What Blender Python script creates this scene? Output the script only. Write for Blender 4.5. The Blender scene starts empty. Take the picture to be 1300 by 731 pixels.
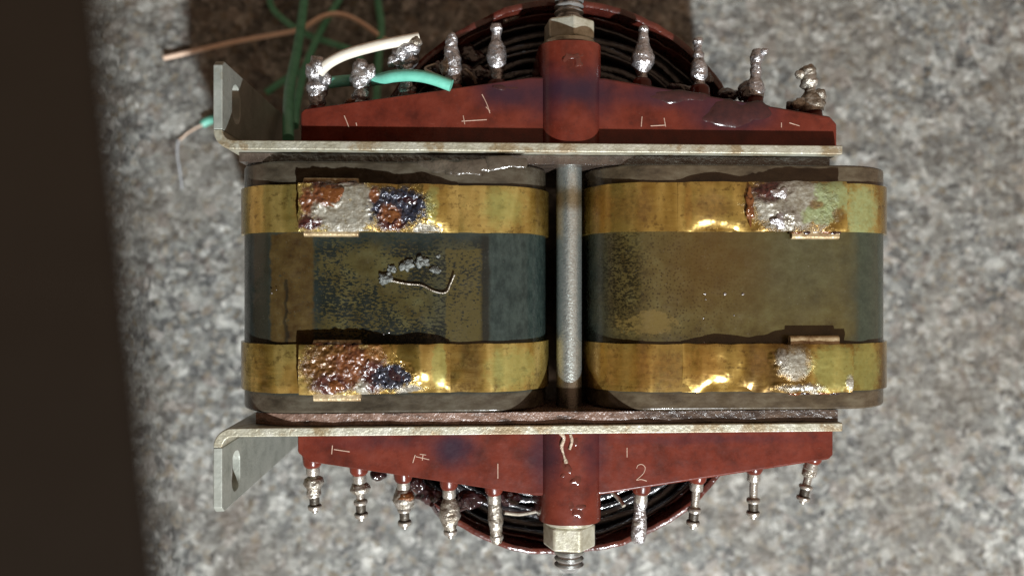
import bpy, bmesh, math, random
import numpy as np
from mathutils import Vector, Matrix, noise as mnoise

random.seed(7)
MM = 0.001                      # everything below is written in millimetres
HT = 85.0                       # height of the core's top face above the granite
CAMD = 100.0                    # camera height above that face
TILT = math.atan(0.05)
FPX = 1000.0                    # focal length in photo pixels (photo 1300 wide)

# ------------------------------------------------------------------ camera, light, exposure
scene = bpy.context.scene
cam_d = bpy.data.cameras.new('camera')
cam_d.sensor_width = 36.0
cam_d.lens = 36.0 * FPX / 1300.0
cam_d.clip_start = 0.002
cam_d.clip_end = 20.0
cam_d.dof.use_dof = True
cam_d.dof.focus_distance = (CAMD + 1.0) * MM
cam_d.dof.aperture_fstop = cam_d.lens / 1.4
cam = bpy.data.objects.new('camera', cam_d)
cam.location = (0, 0, (HT + CAMD) * MM)
cam.rotation_euler = (0, -TILT, 0)
scene.collection.objects.link(cam)
scene.camera = cam

world = bpy.data.worlds.new('World')
scene.world = world
world.use_nodes = True
bg = world.node_tree.nodes['Background']
bg.inputs[0].default_value = (0.365, 0.240, 0.165, 1)    # dim warm room light
bg.inputs[1].default_value = 1.0

lamp_d = bpy.data.lights.new('torch', 'POINT')           # one small cold torch, lower right of the picture
lamp_d.energy = 17.5
lamp_d.color = (0.93, 0.98, 1.0)
lamp_d.shadow_soft_size = 0.006
lamp = bpy.data.objects.new('torch', lamp_d)
lamp.location = (0.088, -0.325, 0.385)
scene.collection.objects.link(lamp)

scene.view_settings.view_transform = 'Standard'
scene.view_settings.look = 'None'
scene.view_settings.exposure = 0.0
scene.view_settings.gamma = 1.0
scene.render.engine = 'CYCLES'
scene.cycles.max_bounces = 6
scene.cycles.use_denoising = True

# ------------------------------------------------------------------ helpers
def P(px, py, d=0.0):
    """real place (mm) of a photo point that lies d mm below the core's top face"""
    u = (px - 650) / FPX; v = (365.5 - py) / FPX
    c, s = math.cos(TILT), math.sin(TILT)
    dx = s + u * c; dz = -c + u * s
    t = (CAMD + d) / -dz
    return (dx * t, v * t, HT - d)

def link(o, parent=None):
    scene.collection.objects.link(o)
    if parent is not None:
        o.parent = parent
    return o

def mesh_obj(name, verts, faces, mat, parent=None, smooth=True, bevel=0.0, segs=2, auto=35):
    me = bpy.data.meshes.new(name)
    me.from_pydata([(x * MM, y * MM, z * MM) for x, y, z in verts], [], faces)
    me.update()
    return finish(name, me, mat, parent, smooth, bevel, segs, auto)

def finish(name, me, mat, parent, smooth=True, bevel=0.0, segs=2, auto=35):
    if smooth:
        me.shade_smooth()
        if auto:
            me.set_sharp_from_angle(angle=math.radians(auto))
    if mat:
        me.materials.append(mat)
    o = bpy.data.objects.new(name, me)
    link(o, parent)
    if bevel:
        b = o.modifiers.new('bevel', 'BEVEL')
        b.width = bevel * MM; b.segments = segs; b.limit_method = 'ANGLE'; b.angle_limit = math.radians(35)
        b.harden_normals = True
    return o

def bm_obj(name, bm, mat, parent=None, smooth=True, bevel=0.0, segs=2, auto=35):
    bmesh.ops.recalc_face_normals(bm, faces=bm.faces)
    me = bpy.data.meshes.new(name)
    for v in bm.verts:
        v.co *= MM
    bm.to_mesh(me); bm.free()
    return finish(name, me, mat, parent, smooth, bevel, segs, auto)

def prism(loops, w0, w1, axes='xyz'):
    """extrude a polygon (first loop) with holes (other loops) from w0 to w1; axes says where (u,v,w) go"""
    bm = bmesh.new()
    idx = ['xyz'.index(a) for a in axes]
    def mk(u, v, w):
        c = [0, 0, 0]; c[idx[0]] = u; c[idx[1]] = v; c[idx[2]] = w
        return c
    edges = []; rings = []
    for lp in loops:
        vs = [bm.verts.new(mk(u, v, w0)) for u, v in lp]
        rings.append(vs)
        for i in range(len(vs)):
            edges.append(bm.edges.new((vs[i], vs[(i + 1) % len(vs)])))
    bmesh.ops.triangle_fill(bm, use_beauty=True, use_dissolve=False, edges=edges)
    top = bm.faces[:]
    mp = {}
    for vs in rings:
        for v in vs:
            c = list(v.co); c[idx[2]] = w1
            mp[v] = bm.verts.new(c)
    for f in top:
        bm.faces.new([mp[v] for v in reversed(f.verts)])
    for vs in rings:
        n = len(vs)
        for i in range(n):
            a, b = vs[i], vs[(i + 1) % n]
            bm.faces.new((a, b, mp[b], mp[a]))
    return bm

def rrect(x0, x1, y0, y1, r, n=8):
    pts = []
    for cx, cy, a0 in ((x1 - r, y1 - r, 0), (x0 + r, y1 - r, 90), (x0 + r, y0 + r, 180), (x1 - r, y0 + r, 270)):
        for k in range(n + 1):
            a = math.radians(a0 + 90 * k / n)
            pts.append((cx + r * math.cos(a), cy + r * math.sin(a)))
    return pts

def box_bm(x0, x1, y0, y1, z0, z1):
    bm = bmesh.new()
    bmesh.ops.create_cube(bm, size=1)
    for v in bm.verts:
        v.co = Vector(((x0 + x1) / 2 + v.co.x * (x1 - x0), (y0 + y1) / 2 + v.co.y * (y1 - y0), (z0 + z1) / 2 + v.co.z * (z1 - z0)))
    return bm

def smooth_path(pts, n=6):
    P_ = [Vector(p) for p in pts]
    if len(P_) < 3:
        return P_
    out = []
    for i in range(len(P_) - 1):
        p0 = P_[max(i - 1, 0)]; p1 = P_[i]; p2 = P_[i + 1]; p3 = P_[min(i + 2, len(P_) - 1)]
        for k in range(n):
            t = k / n
            out.append(0.5 * ((2 * p1) + (-p0 + p2) * t + (2 * p0 - 5 * p1 + 4 * p2 - p3) * t * t + (-p0 + 3 * p1 - 3 * p2 + p3) * t ** 3))
    out.append(P_[-1])
    return out

def tube(name, pts, r, mat, parent=None, segs=10, n=6, wob=0.0, taper=None):
    path = smooth_path(pts, n)
    verts = []; faces = []
    up = Vector((0, 0, 1))
    N = len(path)
    for i, p in enumerate(path):
        t = (path[min(i + 1, N - 1)] - path[max(i - 1, 0)]).normalized()
        a = t.cross(up)
        if a.length < 1e-3:
            a = t.cross(Vector((0, 1, 0)))
        a.normalize(); b = a.cross(t).normalized()
        rr = r * (1 + wob * mnoise.noise(p * 0.9))
        if taper:
            rr *= taper(i / (N - 1))
        for k in range(segs):
            q = p + (a * math.cos(2 * math.pi * k / segs) + b * math.sin(2 * math.pi * k / segs)) * rr
            verts.append(tuple(q))
    for i in range(N - 1):
        for k in range(segs):
            faces.append((i * segs + k, i * segs + (k + 1) % segs, (i + 1) * segs + (k + 1) % segs, (i + 1) * segs + k))
    faces.append(tuple(range(segs))[::-1]); faces.append(tuple((N - 1) * segs + k for k in range(segs)))
    return mesh_obj(name, verts, faces, mat, parent, auto=50)

def lathe_geo(prof, base, direc, segs=20, lump=0.0, seed=0.0, freq=0.8, side=(0, 0, 0)):
    """prof: (distance along, radius); base, direc in mm"""
    ax = Vector(direc).normalized()
    a = ax.cross(Vector((0, 0, 1)))
    if a.length < 1e-3:
        a = Vector((1, 0, 0))
    a.normalize(); b = ax.cross(a).normalized()
    verts = []; faces = []
    B = Vector(base); n = len(prof)
    for i, (h, r) in enumerate(prof):
        for k in range(segs):
            an = 2 * math.pi * k / segs
            dirv = a * math.cos(an) + b * math.sin(an)
            q = B + ax * h + dirv * r
            if lump:
                sv = Vector((seed * 3.1, seed * 7.7, seed))
                s_ = mnoise.noise(q * freq + sv) + 0.5 * mnoise.noise(q * freq * 2.6 + sv)
                q = q + dirv * (s_ * lump * min(1, r / 0.5)) + ax * (lump * 0.5 * mnoise.noise(q * freq * 1.7 - sv))
            verts.append(tuple(q))
    for i in range(n - 1):
        for k in range(segs):
            faces.append((i * segs + k, i * segs + (k + 1) % segs, (i + 1) * segs + (k + 1) % segs, (i + 1) * segs + k))
    faces.append(tuple(range(segs))[::-1]); faces.append(tuple((n - 1) * segs + k for k in range(segs)))
    return verts, faces

def dense(prof, step=0.12):
    out = []
    for (h0, r0), (h1, r1) in zip(prof[:-1], prof[1:]):
        k = max(1, int((abs(h1 - h0) + abs(r1 - r0)) / step))
        for j in range(k):
            t = j / k; out.append((h0 + (h1 - h0) * t, r0 + (r1 - r0) * t))
    out.append(prof[-1])
    # soften
    for _ in range(2):
        out = [out[0]] + [((out[i-1][0] + 2*out[i][0] + out[i+1][0]) / 4, (out[i-1][1] + 2*out[i][1] + out[i+1][1]) / 4) for i in range(1, len(out)-1)] + [out[-1]]
    return out

def lump(name, c, rx, ry, rz, mat, parent, amp=0.25, freq=0.9, seed=0, sub=4):
    bm = bmesh.new()
    bmesh.ops.create_icosphere(bm, subdivisions=sub, radius=1)
    sv = Vector((seed * 5.3, seed * 1.9, seed * 3.7))
    for v in bm.verts:
        n_ = v.co.copy()
        q = Vector((n_.x * rx, n_.y * ry, n_.z * rz))
        s_ = 1 + amp * (mnoise.noise(q * freq + sv) + 0.5 * mnoise.noise(q * freq * 2.3 + sv))
        v.co = Vector(c) + q * s_
    return bm_obj(name, bm, mat, parent, auto=0)

# ------------------------------------------------------------------ procedural material kit
class Mat:
    def __init__(s, name):
        s.mat = bpy.data.materials.new(name); s.mat.use_nodes = True
        s.t = s.mat.node_tree; s.N = s.t.nodes; s.N.clear()
        s.out = s.N.new('ShaderNodeOutputMaterial'); s.b = s.N.new('ShaderNodeBsdfPrincipled')
        s.t.links.new(s.b.outputs[0], s.out.inputs[0])
        tc = s.N.new('ShaderNodeTexCoord')
        vm = s.N.new('ShaderNodeVectorMath'); vm.operation = 'SCALE'
        s.t.links.new(tc.outputs['Object'], vm.inputs[0]); vm.inputs['Scale'].default_value = 1000.0
        s.co = vm.outputs[0]
        sx = s.N.new('ShaderNodeSeparateXYZ'); s.t.links.new(s.co, sx.inputs[0])
        s.x, s.y, s.z = sx.outputs
        s._w = {}
    def put(s, sock, v):
        if isinstance(v, bpy.types.NodeSocket):
            s.t.links.new(v, sock)
        elif isinstance(v, (tuple, list)):
            sock.default_value = tuple(v) + ((1,) if len(v) == 3 and sock.type == 'RGBA' else ())
        else:
            sock.default_value = v
    def m(s, op, a, b=0.0, c=0.0, clamp=False):
        n = s.N.new('ShaderNodeMath'); n.operation = op; n.use_clamp = clamp
        s.put(n.inputs[0], a); s.put(n.inputs[1], b); s.put(n.inputs[2], c)
        return n.outputs[0]
    def stretch(s, k):
        n = s.N.new('ShaderNodeVectorMath'); n.operation = 'MULTIPLY'
        s.t.links.new(s.co, n.inputs[0]); n.inputs[1].default_value = k
        return n.outputs[0]
    def noise(s, scale, detail=3, rough=0.55, dist=0.0, vec=None, col=False):
        n = s.N.new('ShaderNodeTexNoise')
        s.t.links.new(vec or s.co, n.inputs['Vector'])
        n.inputs['Scale'].default_value = scale; n.inputs['Detail'].default_value = detail
        n.inputs['Roughness'].default_value = rough; n.inputs['Distortion'].default_value = dist
        return n.outputs['Color' if col else 'Fac']
    def vor(s, scale, vec=None, feature='F1', out='Distance', rnd=1.0):
        n = s.N.new('ShaderNodeTexVoronoi'); n.feature = feature
        s.t.links.new(vec or s.co, n.inputs['Vector'])
        n.inputs['Scale'].default_value = scale; n.inputs['Randomness'].default_value = rnd
        return n.outputs[out]
    def ramp(s, f, stops, const=False):
        n = s.N.new('ShaderNodeValToRGB')
        n.color_ramp.interpolation = 'CONSTANT' if const else 'LINEAR'
        el = n.color_ramp.elements
        while len(el) < len(stops):
            el.new(0.5)
        for e, (p, c) in zip(el, stops):
            e.position = p
            e.color = (c, c, c, 1) if isinstance(c, (int, float)) else tuple(c) + (1,)
        s.put(n.inputs[0], f)
        return n.outputs[0]
    def mix(s, f, a, b, blend='MIX'):
        n = s.N.new('ShaderNodeMix'); n.data_type = 'RGBA'; n.blend_type = blend
        s.put(n.inputs[0], f); s.put(n.inputs[6], a); s.put(n.inputs[7], b)
        return n.outputs[2]
    def step(s, v, lo, hi):
        n = s.N.new('ShaderNodeMapRange'); n.interpolation_type = 'SMOOTHSTEP'
        s.put(n.inputs[0], v); n.inputs[1].default_value = lo; n.inputs[2].default_value = hi
        return n.outputs[0]
    def warp(s, scale, amp):
        k = (scale, amp)
        if k not in s._w:
            n = s.noise(scale, 3, 0.6, col=True)
            sp = s.N.new('ShaderNodeSeparateXYZ'); s.t.links.new(n, sp.inputs[0])
            s._w[k] = [s.m('MULTIPLY_ADD', sp.outputs[i], amp * 2, -amp) for i in (0, 1)]
        return s._w[k]
    def rag(s):
        if 'rag' not in s._w:
            s._w['rag'] = s.m('SUBTRACT', s.noise(1.1, 6, .72), .5)
        return s._w['rag']
    def spot(s, cx, cy, rx, ry, soft=0.25, w=0.6, ws=0.5, rag=0.0):
        wx, wy = s.warp(ws, w)
        ax = s.m('MULTIPLY', s.m('SUBTRACT', s.m('ADD', s.x, wx), cx), 1 / rx)
        ay = s.m('MULTIPLY', s.m('SUBTRACT', s.m('ADD', s.y, wy), cy), 1 / ry)
        d = s.m('SQRT', s.m('ADD', s.m('MULTIPLY', ax, ax), s.m('MULTIPLY', ay, ay)))
        if rag:
            d = s.m('MULTIPLY_ADD', s.rag(), rag, d)
        return s.step(d, 1 + soft, 1 - soft)
    def rect(s, x0, x1, y0, y1, soft=0.5, w=0.4, ws=0.6):
        wx, wy = s.warp(ws, w)
        X = s.m('ADD', s.x, wx); Y = s.m('ADD', s.y, wy)
        a = s.m('MULTIPLY', s.step(X, x0 - soft, x0 + soft), s.step(X, x1 + soft, x1 - soft))
        b = s.m('MULTIPLY', s.step(Y, y0 - soft, y0 + soft), s.step(Y, y1 + soft, y1 - soft))
        return s.m('MULTIPLY', a, b)
    def done(s, color, rough=0.5, metal=0.0, bump=None, dist=0.1, coat=0.0, coat_rough=0.1, spec=0.5, strength=1.0):
        s.put(s.b.inputs['Base Color'], color); s.put(s.b.inputs['Roughness'], rough); s.put(s.b.inputs['Metallic'], metal)
        s.put(s.b.inputs['Coat Weight'], coat); s.put(s.b.inputs['Coat Roughness'], coat_rough)
        s.put(s.b.inputs['Specular IOR Level'], spec)
        if bump is not None:
            n = s.N.new('ShaderNodeBump'); n.inputs['Strength'].default_value = strength
            n.inputs['Distance'].default_value = dist * MM
            s.put(n.inputs['Height'], bump); s.t.links.new(n.outputs[0], s.b.inputs['Normal'])
            if coat:
                n2 = s.N.new('ShaderNodeBump'); n2.inputs['Strength'].default_value = strength * 0.6
                n2.inputs['Distance'].default_value = dist * MM
                s.put(n2.inputs['Height'], bump); s.t.links.new(n2.outputs[0], s.b.inputs['Coat Normal'])
        return s.mat

def spx(m, px, py, rx, ry, d=0, **k):
    x, y, _ = P(px, py, d)
    return m.spot(x, y, rx * 0.1, ry * 0.1, **k)
def rpx(m, x0, x1, y0, y1, d=0, **k):
    a = P(x0, y1, d); b = P(x1, y0, d)
    return m.rect(a[0], b[0], a[1], b[1], **k)

# ---- granite
def granite():
    m = Mat('granite')
    m.co = m.stretch((.84, .84, .84))
    wv = m.N.new('ShaderNodeVectorMath'); wv.operation = 'MULTIPLY_ADD'
    nz = m.noise(0.5, 3, 0.6, col=True)
    m.t.links.new(nz, wv.inputs[0]); wv.inputs[1].default_value = (2.2, 2.2, 2.2); m.t.links.new(m.co, wv.inputs[2])
    c1 = m.vor(0.42, wv.outputs[0], out='Color')
    sep = m.N.new('ShaderNodeSeparateXYZ'); m.t.links.new(c1, sep.inputs[0])
    c2 = m.vor(0.98, wv.outputs[0], out='Color')
    sep2 = m.N.new('ShaderNodeSeparateXYZ'); m.t.links.new(c2, sep2.inputs[0])
    base = m.ramp(sep.outputs[0], [(0.0, (.020, .022, .024)), (.22, (.10, .106, .104)), (.5, (.21, .22, .21)), (.78, (.33, .34, .32)), (.9, (.58, .59, .57)), (1, (.70, .71, .69))])
    fine = m.ramp(sep2.outputs[0], [(0.0, (.015, .016, .019)), (.18, (.08, .083, .086)), (.40, (.19, .198, .196)), (.72, (.31, .32, .305)), (.9, (.55, .56, .54)), (1, (.85, .85, .84))])
    col = m.mix(0.50, base, fine)
    pink = m.step(sep.outputs[1], .82, .90)
    col = m.mix(m.m('MULTIPLY', pink, .35), col, (.30, .225, .185))
    c3 = m.vor(2.1, wv.outputs[0], out='Color')
    sep3 = m.N.new('ShaderNodeSeparateXYZ'); m.t.links.new(c3, sep3.inputs[0])
    col = m.mix(.16, col, m.ramp(sep3.outputs[0], [(0, .01), (.3, .10), (.7, .32), (.93, .55), (1, .9)]))
    tan = m.step(sep2.outputs[1], .84, .93)
    col = m.mix(m.m('MULTIPLY', tan, .5), col, (.24, .19, .12))
    dark = m.step(m.noise(.30, 5, .7), .54, .66)
    col = m.mix(m.m('MULTIPLY', dark, .75), col, (.055, .055, .058))
    lite = m.step(m.noise(.22, 4, .6), .55, .72)
    col = m.mix(m.m('MULTIPLY', lite, .3), col, (.42, .43, .415))
    brownl = m.step(m.noise(.030, 3, .55), .44, .60)
    col = m.mix(m.m('MULTIPLY', brownl, .30), col, (.20, .168, .130), 'MIX')
    f = m.noise(2.6, 3, .6)
    col = m.mix(.3, col, m.ramp(f, [(.3, .12), (.7, .65)]), 'OVERLAY')
    col = m.mix(1.0, col, (.84, .835, .80), 'MULTIPLY')
    blot = m.step(m.noise(.055, 4, .6), .52, .66)
    col = m.mix(m.m('MULTIPLY', blot, .38), col, (.115, .098, .075))
    r = m.ramp(sep2.outputs[2], [(0, .35), (1, .75)])
    return m.done(col, r, 0, m.m('ADD', m.noise(1.4, 4, .6), m.m('MULTIPLY', sep2.outputs[2], .4)), .5)

# ---- core paint with varnish stains
def core_paint(side):
    m = Mat('varnished core paint ' + side)
    green = m.ramp(m.noise(.35, 5, .65), [(.3, (.017, .024, .022)), (.55, (.030, .040, .037)), (.75, (.052, .060, .050))])
    brown = m.ramp(m.noise(.6, 4, .6), [(.3, (.045, .024, .009)), (.6, (.088, .056, .020)), (.8, (.125, .085, .034))])
    olive = m.ramp(m.noise(.40, 5, .65), [(.3, (.048, .034, .012)), (.55, (.085, .068, .026)), (.75, (.110, .100, .045))])
    speck = m.noise(2.4, 4, .65, vec=m.stretch((.8, 1.5, 1.0)))
    big = m.m('SUBTRACT', m.noise(.16, 3, .5), .5)
    if side == 'left':
        col = green
        mid = rpx(m, 398, 612, 308, 440, soft=1.6, w=1.6, ws=.4)
        wv = m.step(m.m('MULTIPLY_ADD', big, .75, speck), .515, .475)
        grn = rpx(m, 545, 640, 300, 440, soft=2.0, w=1.5)
        oliv2 = m.mix(m.m('MULTIPLY', grn, .6), olive, (.058, .062, .040))
        col = m.mix(m.m('MULTIPLY', mid, .75), col, (.012, .012, .009))
        col = m.mix(m.m('MULTIPLY', mid, wv), col, oliv2)
        tspeck = m.step(m.m('MULTIPLY_ADD', big, .5, speck), .60, .55)
        tape = rpx(m, 566, 612, 316, 440, soft=.12, w=.45)
        col = m.mix(m.m('MULTIPLY', tape, tspeck), col, (.085, .066, .024))
        tape2 = rpx(m, 342, 398, 296, 436, soft=.25, w=.6)
        col = m.mix(m.m('MULTIPLY', tape2, m.step(speck, .72, .60)), col, brown)
        tape3 = rpx(m, 316, 340, 296, 436, soft=.3, w=.5)
        col = m.mix(m.m('MULTIPLY', tape3, .6), col, (.038, .030, .016))
        dk = m.m('MAXIMUM', rpx(m, 361, 365, 355, 436, soft=.15, w=.5), rpx(m, 610, 622, 300, 440, soft=.3, w=.4))
        col = m.mix(m.m('MULTIPLY', dk, .7), col, (.012, .012, .010))
        teal = rpx(m, 622, 720, 296, 436, soft=.3, w=.4)
        tcol = m.ramp(m.noise(1.1, 5, .68, vec=m.stretch((1, .55, 1))), [(.38, (.018, .030, .029)), (.62, (.046, .064, .058))])
        col = m.mix(m.m('MULTIPLY', teal, .9), col, tcol)
    else:
        col = m.mix(rpx(m, 772, 1085, 275, 445, soft=2.2, w=1.6, ws=.25), green, olive)
        gy = spx(m, 1020, 330, 80, 60, soft=.9, w=2.0, ws=.2)
        col = m.mix(m.m('MULTIPLY', gy, .6), col, m.ramp(m.noise(.9, 5, .7), [(.35, (.050, .052, .032)), (.65, (.090, .095, .062))]))
        pore = m.vor(2.3, rnd=.75)
        reg = spx(m, 850, 365, 80, 85, soft=.8, w=2.2, ws=.22)
        pm = m.m('MULTIPLY', m.step(m.m('ADD', pore, m.m('MULTIPLY', speck, .8)), .74, .58), reg)
        col = m.mix(m.m('MULTIPLY', pm, .85), col, (.014, .011, .006))
        rb = spx(m, 905, 330, 60, 60, soft=.95, w=2.5, ws=.2)
        col = m.mix(m.m('MULTIPLY', rb, .65), col, (.080, .042, .010))
        yel = spx(m, 822, 410, 36, 16, soft=.12, w=1.2, ws=.4, rag=2.6)
        col = m.mix(m.m('MULTIPLY', yel, .85), col, (.135, .098, .034))
        dk = spx(m, 792, 350, 26, 80, soft=.6, w=1.4, rag=1.2)
        col = m.mix(m.m('MULTIPLY', m.m('MULTIPLY', dk, m.step(speck, .46, .56)), .9), col, (.012, .010, .006))
        tl = rpx(m, 1090, 1200, 290, 440, soft=.5, w=.6)
        col = m.mix(m.m('MULTIPLY', tl, .8), col, m.ramp(m.noise(1.0, 5, .7), [(.35, (.030, .042, .034)), (.65, (.052, .066, .050))]))
    # rims above the upper and below the lower band are browner
    rim = m.m('ADD', m.step(m.y, 12.5, 13.6), m.step(m.y, -13.0, -13.8), clamp=True)
    rc = m.ramp(m.noise(.5, 4, .65, vec=m.stretch((.6, 1.4, 1))), [(.3, (.040, .029, .020)), (.5, (.085, .065, .045)), (.72, (.140, .118, .088))])
    col = m.mix(m.m('MULTIPLY', rim, .9), col, rc)
    col = m.mix(1.0, col, (.66, .68, .66) if side == 'left' else (.80, .76, .66), 'MULTIPLY')
    dust = m.m('MULTIPLY', m.step(m.noise(5.5, 3, .7), .66, .75), .35)
    col = m.mix(dust, col, (.30, .29, .25))
    rough = m.ramp(m.noise(.5, 3, .6), [(.3, .16), (.7, .36)])
    return m.done(col, rough, 0, m.m('ADD', m.m('MULTIPLY', m.noise(.30, 3, .5), 1.0), m.m('MULTIPLY', speck, .10)), .16, coat=.35, coat_rough=.08, spec=.35)

# ---- brass strip
def brass(name, spots=(), grit=0.0, tint=(1, 1, 1)):
    """spots: (kind, px, py, rx, ry, soft, warp)"""
    m = Mat(name)
    st = m.noise(.8, 4, .6, vec=m.stretch((.30, 2.4, 1)))
    bars = m.noise(.20, 3, .5, vec=m.stretch((1.0, .16, 1)))
    col = m.ramp(bars, [(.34, (.085, .042, .008)), (.43, (.24, .140, .026)), (.50, (.40, .260, .062)), (.57, (.66, .48, .17)), (.63, (.40, .29, .080)), (.72, (.28, .24, .080))])  # tarnish tones, with bright and dark reflections also put into the colour
    col = m.mix(.3, col, m.ramp(st, [(.3, (.18, .10, .02)), (.7, (.62, .47, .18))]))
    tarn = m.step(m.m('MULTIPLY_ADD', st, .35, m.m('MULTIPLY', m.noise(1.0, 6, .75), .75)), .56, .68)
    col = m.mix(m.m('MULTIPLY', tarn, .65), col, (.085, .042, .010))
    metal = .72; rough = m.ramp(m.noise(1.2, 3, .6), [(.3, .16), (.7, .30)])
    h = m.m('ADD', m.m('MULTIPLY', m.noise(.35, 2, .5), .8), m.m('MULTIPLY', st, .10))
    col = m.mix(1.0, col, tint, 'MULTIPLY')
    crust = None
    table = {
        'rust': ((.165, .058, .020), (.060, .020, .010), 0.0, .30),
        'maroon': ((.075, .022, .016), (.022, .009, .010), 0.0, .2),
        'dark': ((.045, .050, .075), (.010, .010, .012), .35, .16),
        'grey': ((.26, .245, .20), (.155, .13, .088), .15, .42),
        'green': ((.25, .27, .085), (.19, .20, .055), .3, .35),
        'mint': ((.22, .27, .125), (.17, .185, .07), .1, .42),
        'silver': ((.36, .34, .29), (.15, .13, .095), .55, .28),
        'orange': ((.36, .17, .030), (.24, .10, .016), .55, .25),
        'brown': ((.17, .085, .020), (.075, .036, .010), .35, .28),
    }
    alpha = {'green': .62, 'orange': .5, 'brown': .75, 'mint': .85}
    fn = m.noise(1.6, 4, .7)
    for kind, px, py, rx, ry, soft, w in spots:
        a, b, mt, rg = table[kind]
        k = m.m('MULTIPLY', spx(m, px, py, rx, ry, soft=soft, w=w, ws=.9, rag=1.5), alpha.get(kind, 1.0))
        if kind in ('rust', 'grey', 'maroon', 'green', 'mint'):
            k = m.m('MULTIPLY', k, m.step(m.noise(1.3, 4, .7), .22, .38))
        c = m.ramp(fn, [(.35, b), (.62, a)])
        col = m.mix(k, col, c)
        metal = m.m('ADD', m.m('MULTIPLY', m.m('SUBTRACT', 1.0, k), metal), m.m('MULTIPLY', k, mt))
        rough = m.m('ADD', m.m('MULTIPLY', m.m('SUBTRACT', 1.0, k), rough), m.m('MULTIPLY', k, rg))
        if kind in ('rust', 'dark', 'maroon', 'silver', 'grey'):
            crust = k if crust is None else m.m('MAXIMUM', crust, k)
    if crust is not None:
        h = m.m('ADD', h, m.m('MULTIPLY', crust, m.m('MULTIPLY', m.noise(1.2, 4, .6), .5 + grit)))
    return m.done(col, rough, metal, h, .20, coat=.5, coat_rough=.2)

def simple(name, stops, scale=.5, rough=(.35, .6), metal=0.0, bump=.1, bscale=1.2, coat=0.0, detail=4, extra=None, coat_rough=.1, spec=.5):
    m = Mat(name)
    n = m.noise(scale, detail, .6)
    k = len(stops)
    col = m.ramp(n, [(.28 + .44 * i / max(1, k - 1), c) for i, c in enumerate(stops)])
    if extra:
        col = extra(m, col)
    r = m.ramp(m.noise(scale * 2.3, 3, .6), [(.3, rough[0]), (.7, rough[1])])
    return m.done(col, r, metal, m.noise(bscale, 4, .6), bump, coat=coat, coat_rough=coat_rough, spec=spec)

def block_extra(spots):
    def f(m, col):
        fl = m.step(m.noise(3.2, 4, .7), .64, .74)
        col = m.mix(m.m('MULTIPLY', fl, .28), col, (.24, .075, .05))
        scr = m.step(m.noise(2.0, 3, .6, vec=m.stretch((.25, 3.0, 1))), .68, .74)
        col = m.mix(m.m('MULTIPLY', scr, .25), col, (.26, .11, .08))
        gr = m.step(m.noise(.9, 6, .75), .50, .66)
        col = m.mix(m.m('MULTIPLY', gr, .35), col, (.045, .012, .010))
        du = m.step(m.noise(5.0, 4, .75), .60, .72)
        col = m.mix(m.m('MULTIPLY', du, .22), col, (.26, .16, .13))
        for px, py, rx, ry, k in spots:
            col = m.mix(m.m('MULTIPLY', spx(m, px, py, rx, ry, 2, soft=.75, w=.8, ws=.4), k), col, (.020, .012, .022))
        return col
    return f

RED = [(.055, .0105, .0065), (.105, .0185, .0105), (.135, .027, .0160)]
M_gran = granite()
M_coreL = core_paint('left'); M_coreR = core_paint('right')
M_blockT = simple('red phenolic upper', RED, .3, (.22, .36), 0, .03, 1.0, .12, spec=.25, extra=block_extra([(640, 120, 34, 18, .8), (845, 122, 60, 16, .75), (930, 145, 50, 22, .9), (690, 120, 30, 30, .6), (756, 118, 25, 30, .6), (722, 118, 36, 14, .8)]))
M_blockB = simple('red phenolic lower', RED, .3, (.22, .36), 0, .03, 1.0, .12, spec=.25, extra=block_extra([(575, 568, 26, 22, .92), (690, 575, 20, 40, .7), (752, 570, 16, 40, .5), (480, 560, 60, 10, .3), (900, 556, 120, 6, .35)]))
def zinc_extra(m, col):
    ru = m.step(m.noise(.20, 5, .7), .50, .62)
    col = m.mix(m.m('MULTIPLY', ru, .7), col, (.20, .125, .045))
    sp = m.step(m.noise(1.7, 4, .7), .64, .74)
    return m.mix(m.m('MULTIPLY', sp, .5), col, (.10, .06, .035))
M_zinc = simple('yellowed zinc plate', [(.27, .245, .17), (.40, .385, .30), (.50, .49, .42)], .5, (.35, .55), .35, .12, 2.2, .1, extra=zinc_extra)
def tab_extra(m, col):
    sp = m.step(m.noise(.5, 4, .7), .60, .72)
    return m.mix(m.m('MULTIPLY', sp, .35), col, (.20, .16, .09))
M_tab = simple('dull zinc flange', [(.21, .225, .195), (.30, .315, .28), (.36, .37, .33)], .3, (.4, .6), .25, .06, 2.0, .1, extra=tab_extra)
M_rod = simple('brushed steel rod', [(.44, .50, .48), (.56, .62, .60), (.62, .68, .65)], 1.6, (.24, .38), .88, .06, 4.0, 0,
               extra=lambda m, c: m.mix(m.m('MULTIPLY', m.rect(0, 30, 10.6, 13.2, soft=1.0, w=.7), .8), m.mix(m.rect(0, 30, -30, -13.2, soft=.15, w=.1), c, (.16, .145, .12)), (.27, .20, .08)))  # dark lower end is the bracket's shadow painted on the rod
M_nut = simple('zinc nut', [(.34, .32, .23), (.50, .49, .39), (.58, .57, .49)], .8, (.3, .5), .45, .06, 2.0, .1)
M_thread = simple('steel thread', [(.30, .30, .29), (.46, .46, .45)], 1.0, (.25, .4), .7, .05, 3.0)
M_padD = simple('dark varnished card', [(.030, .022, .018), (.085, .062, .048)], .5, (.15, .4), 0, .25, 1.0, .6)
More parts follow.
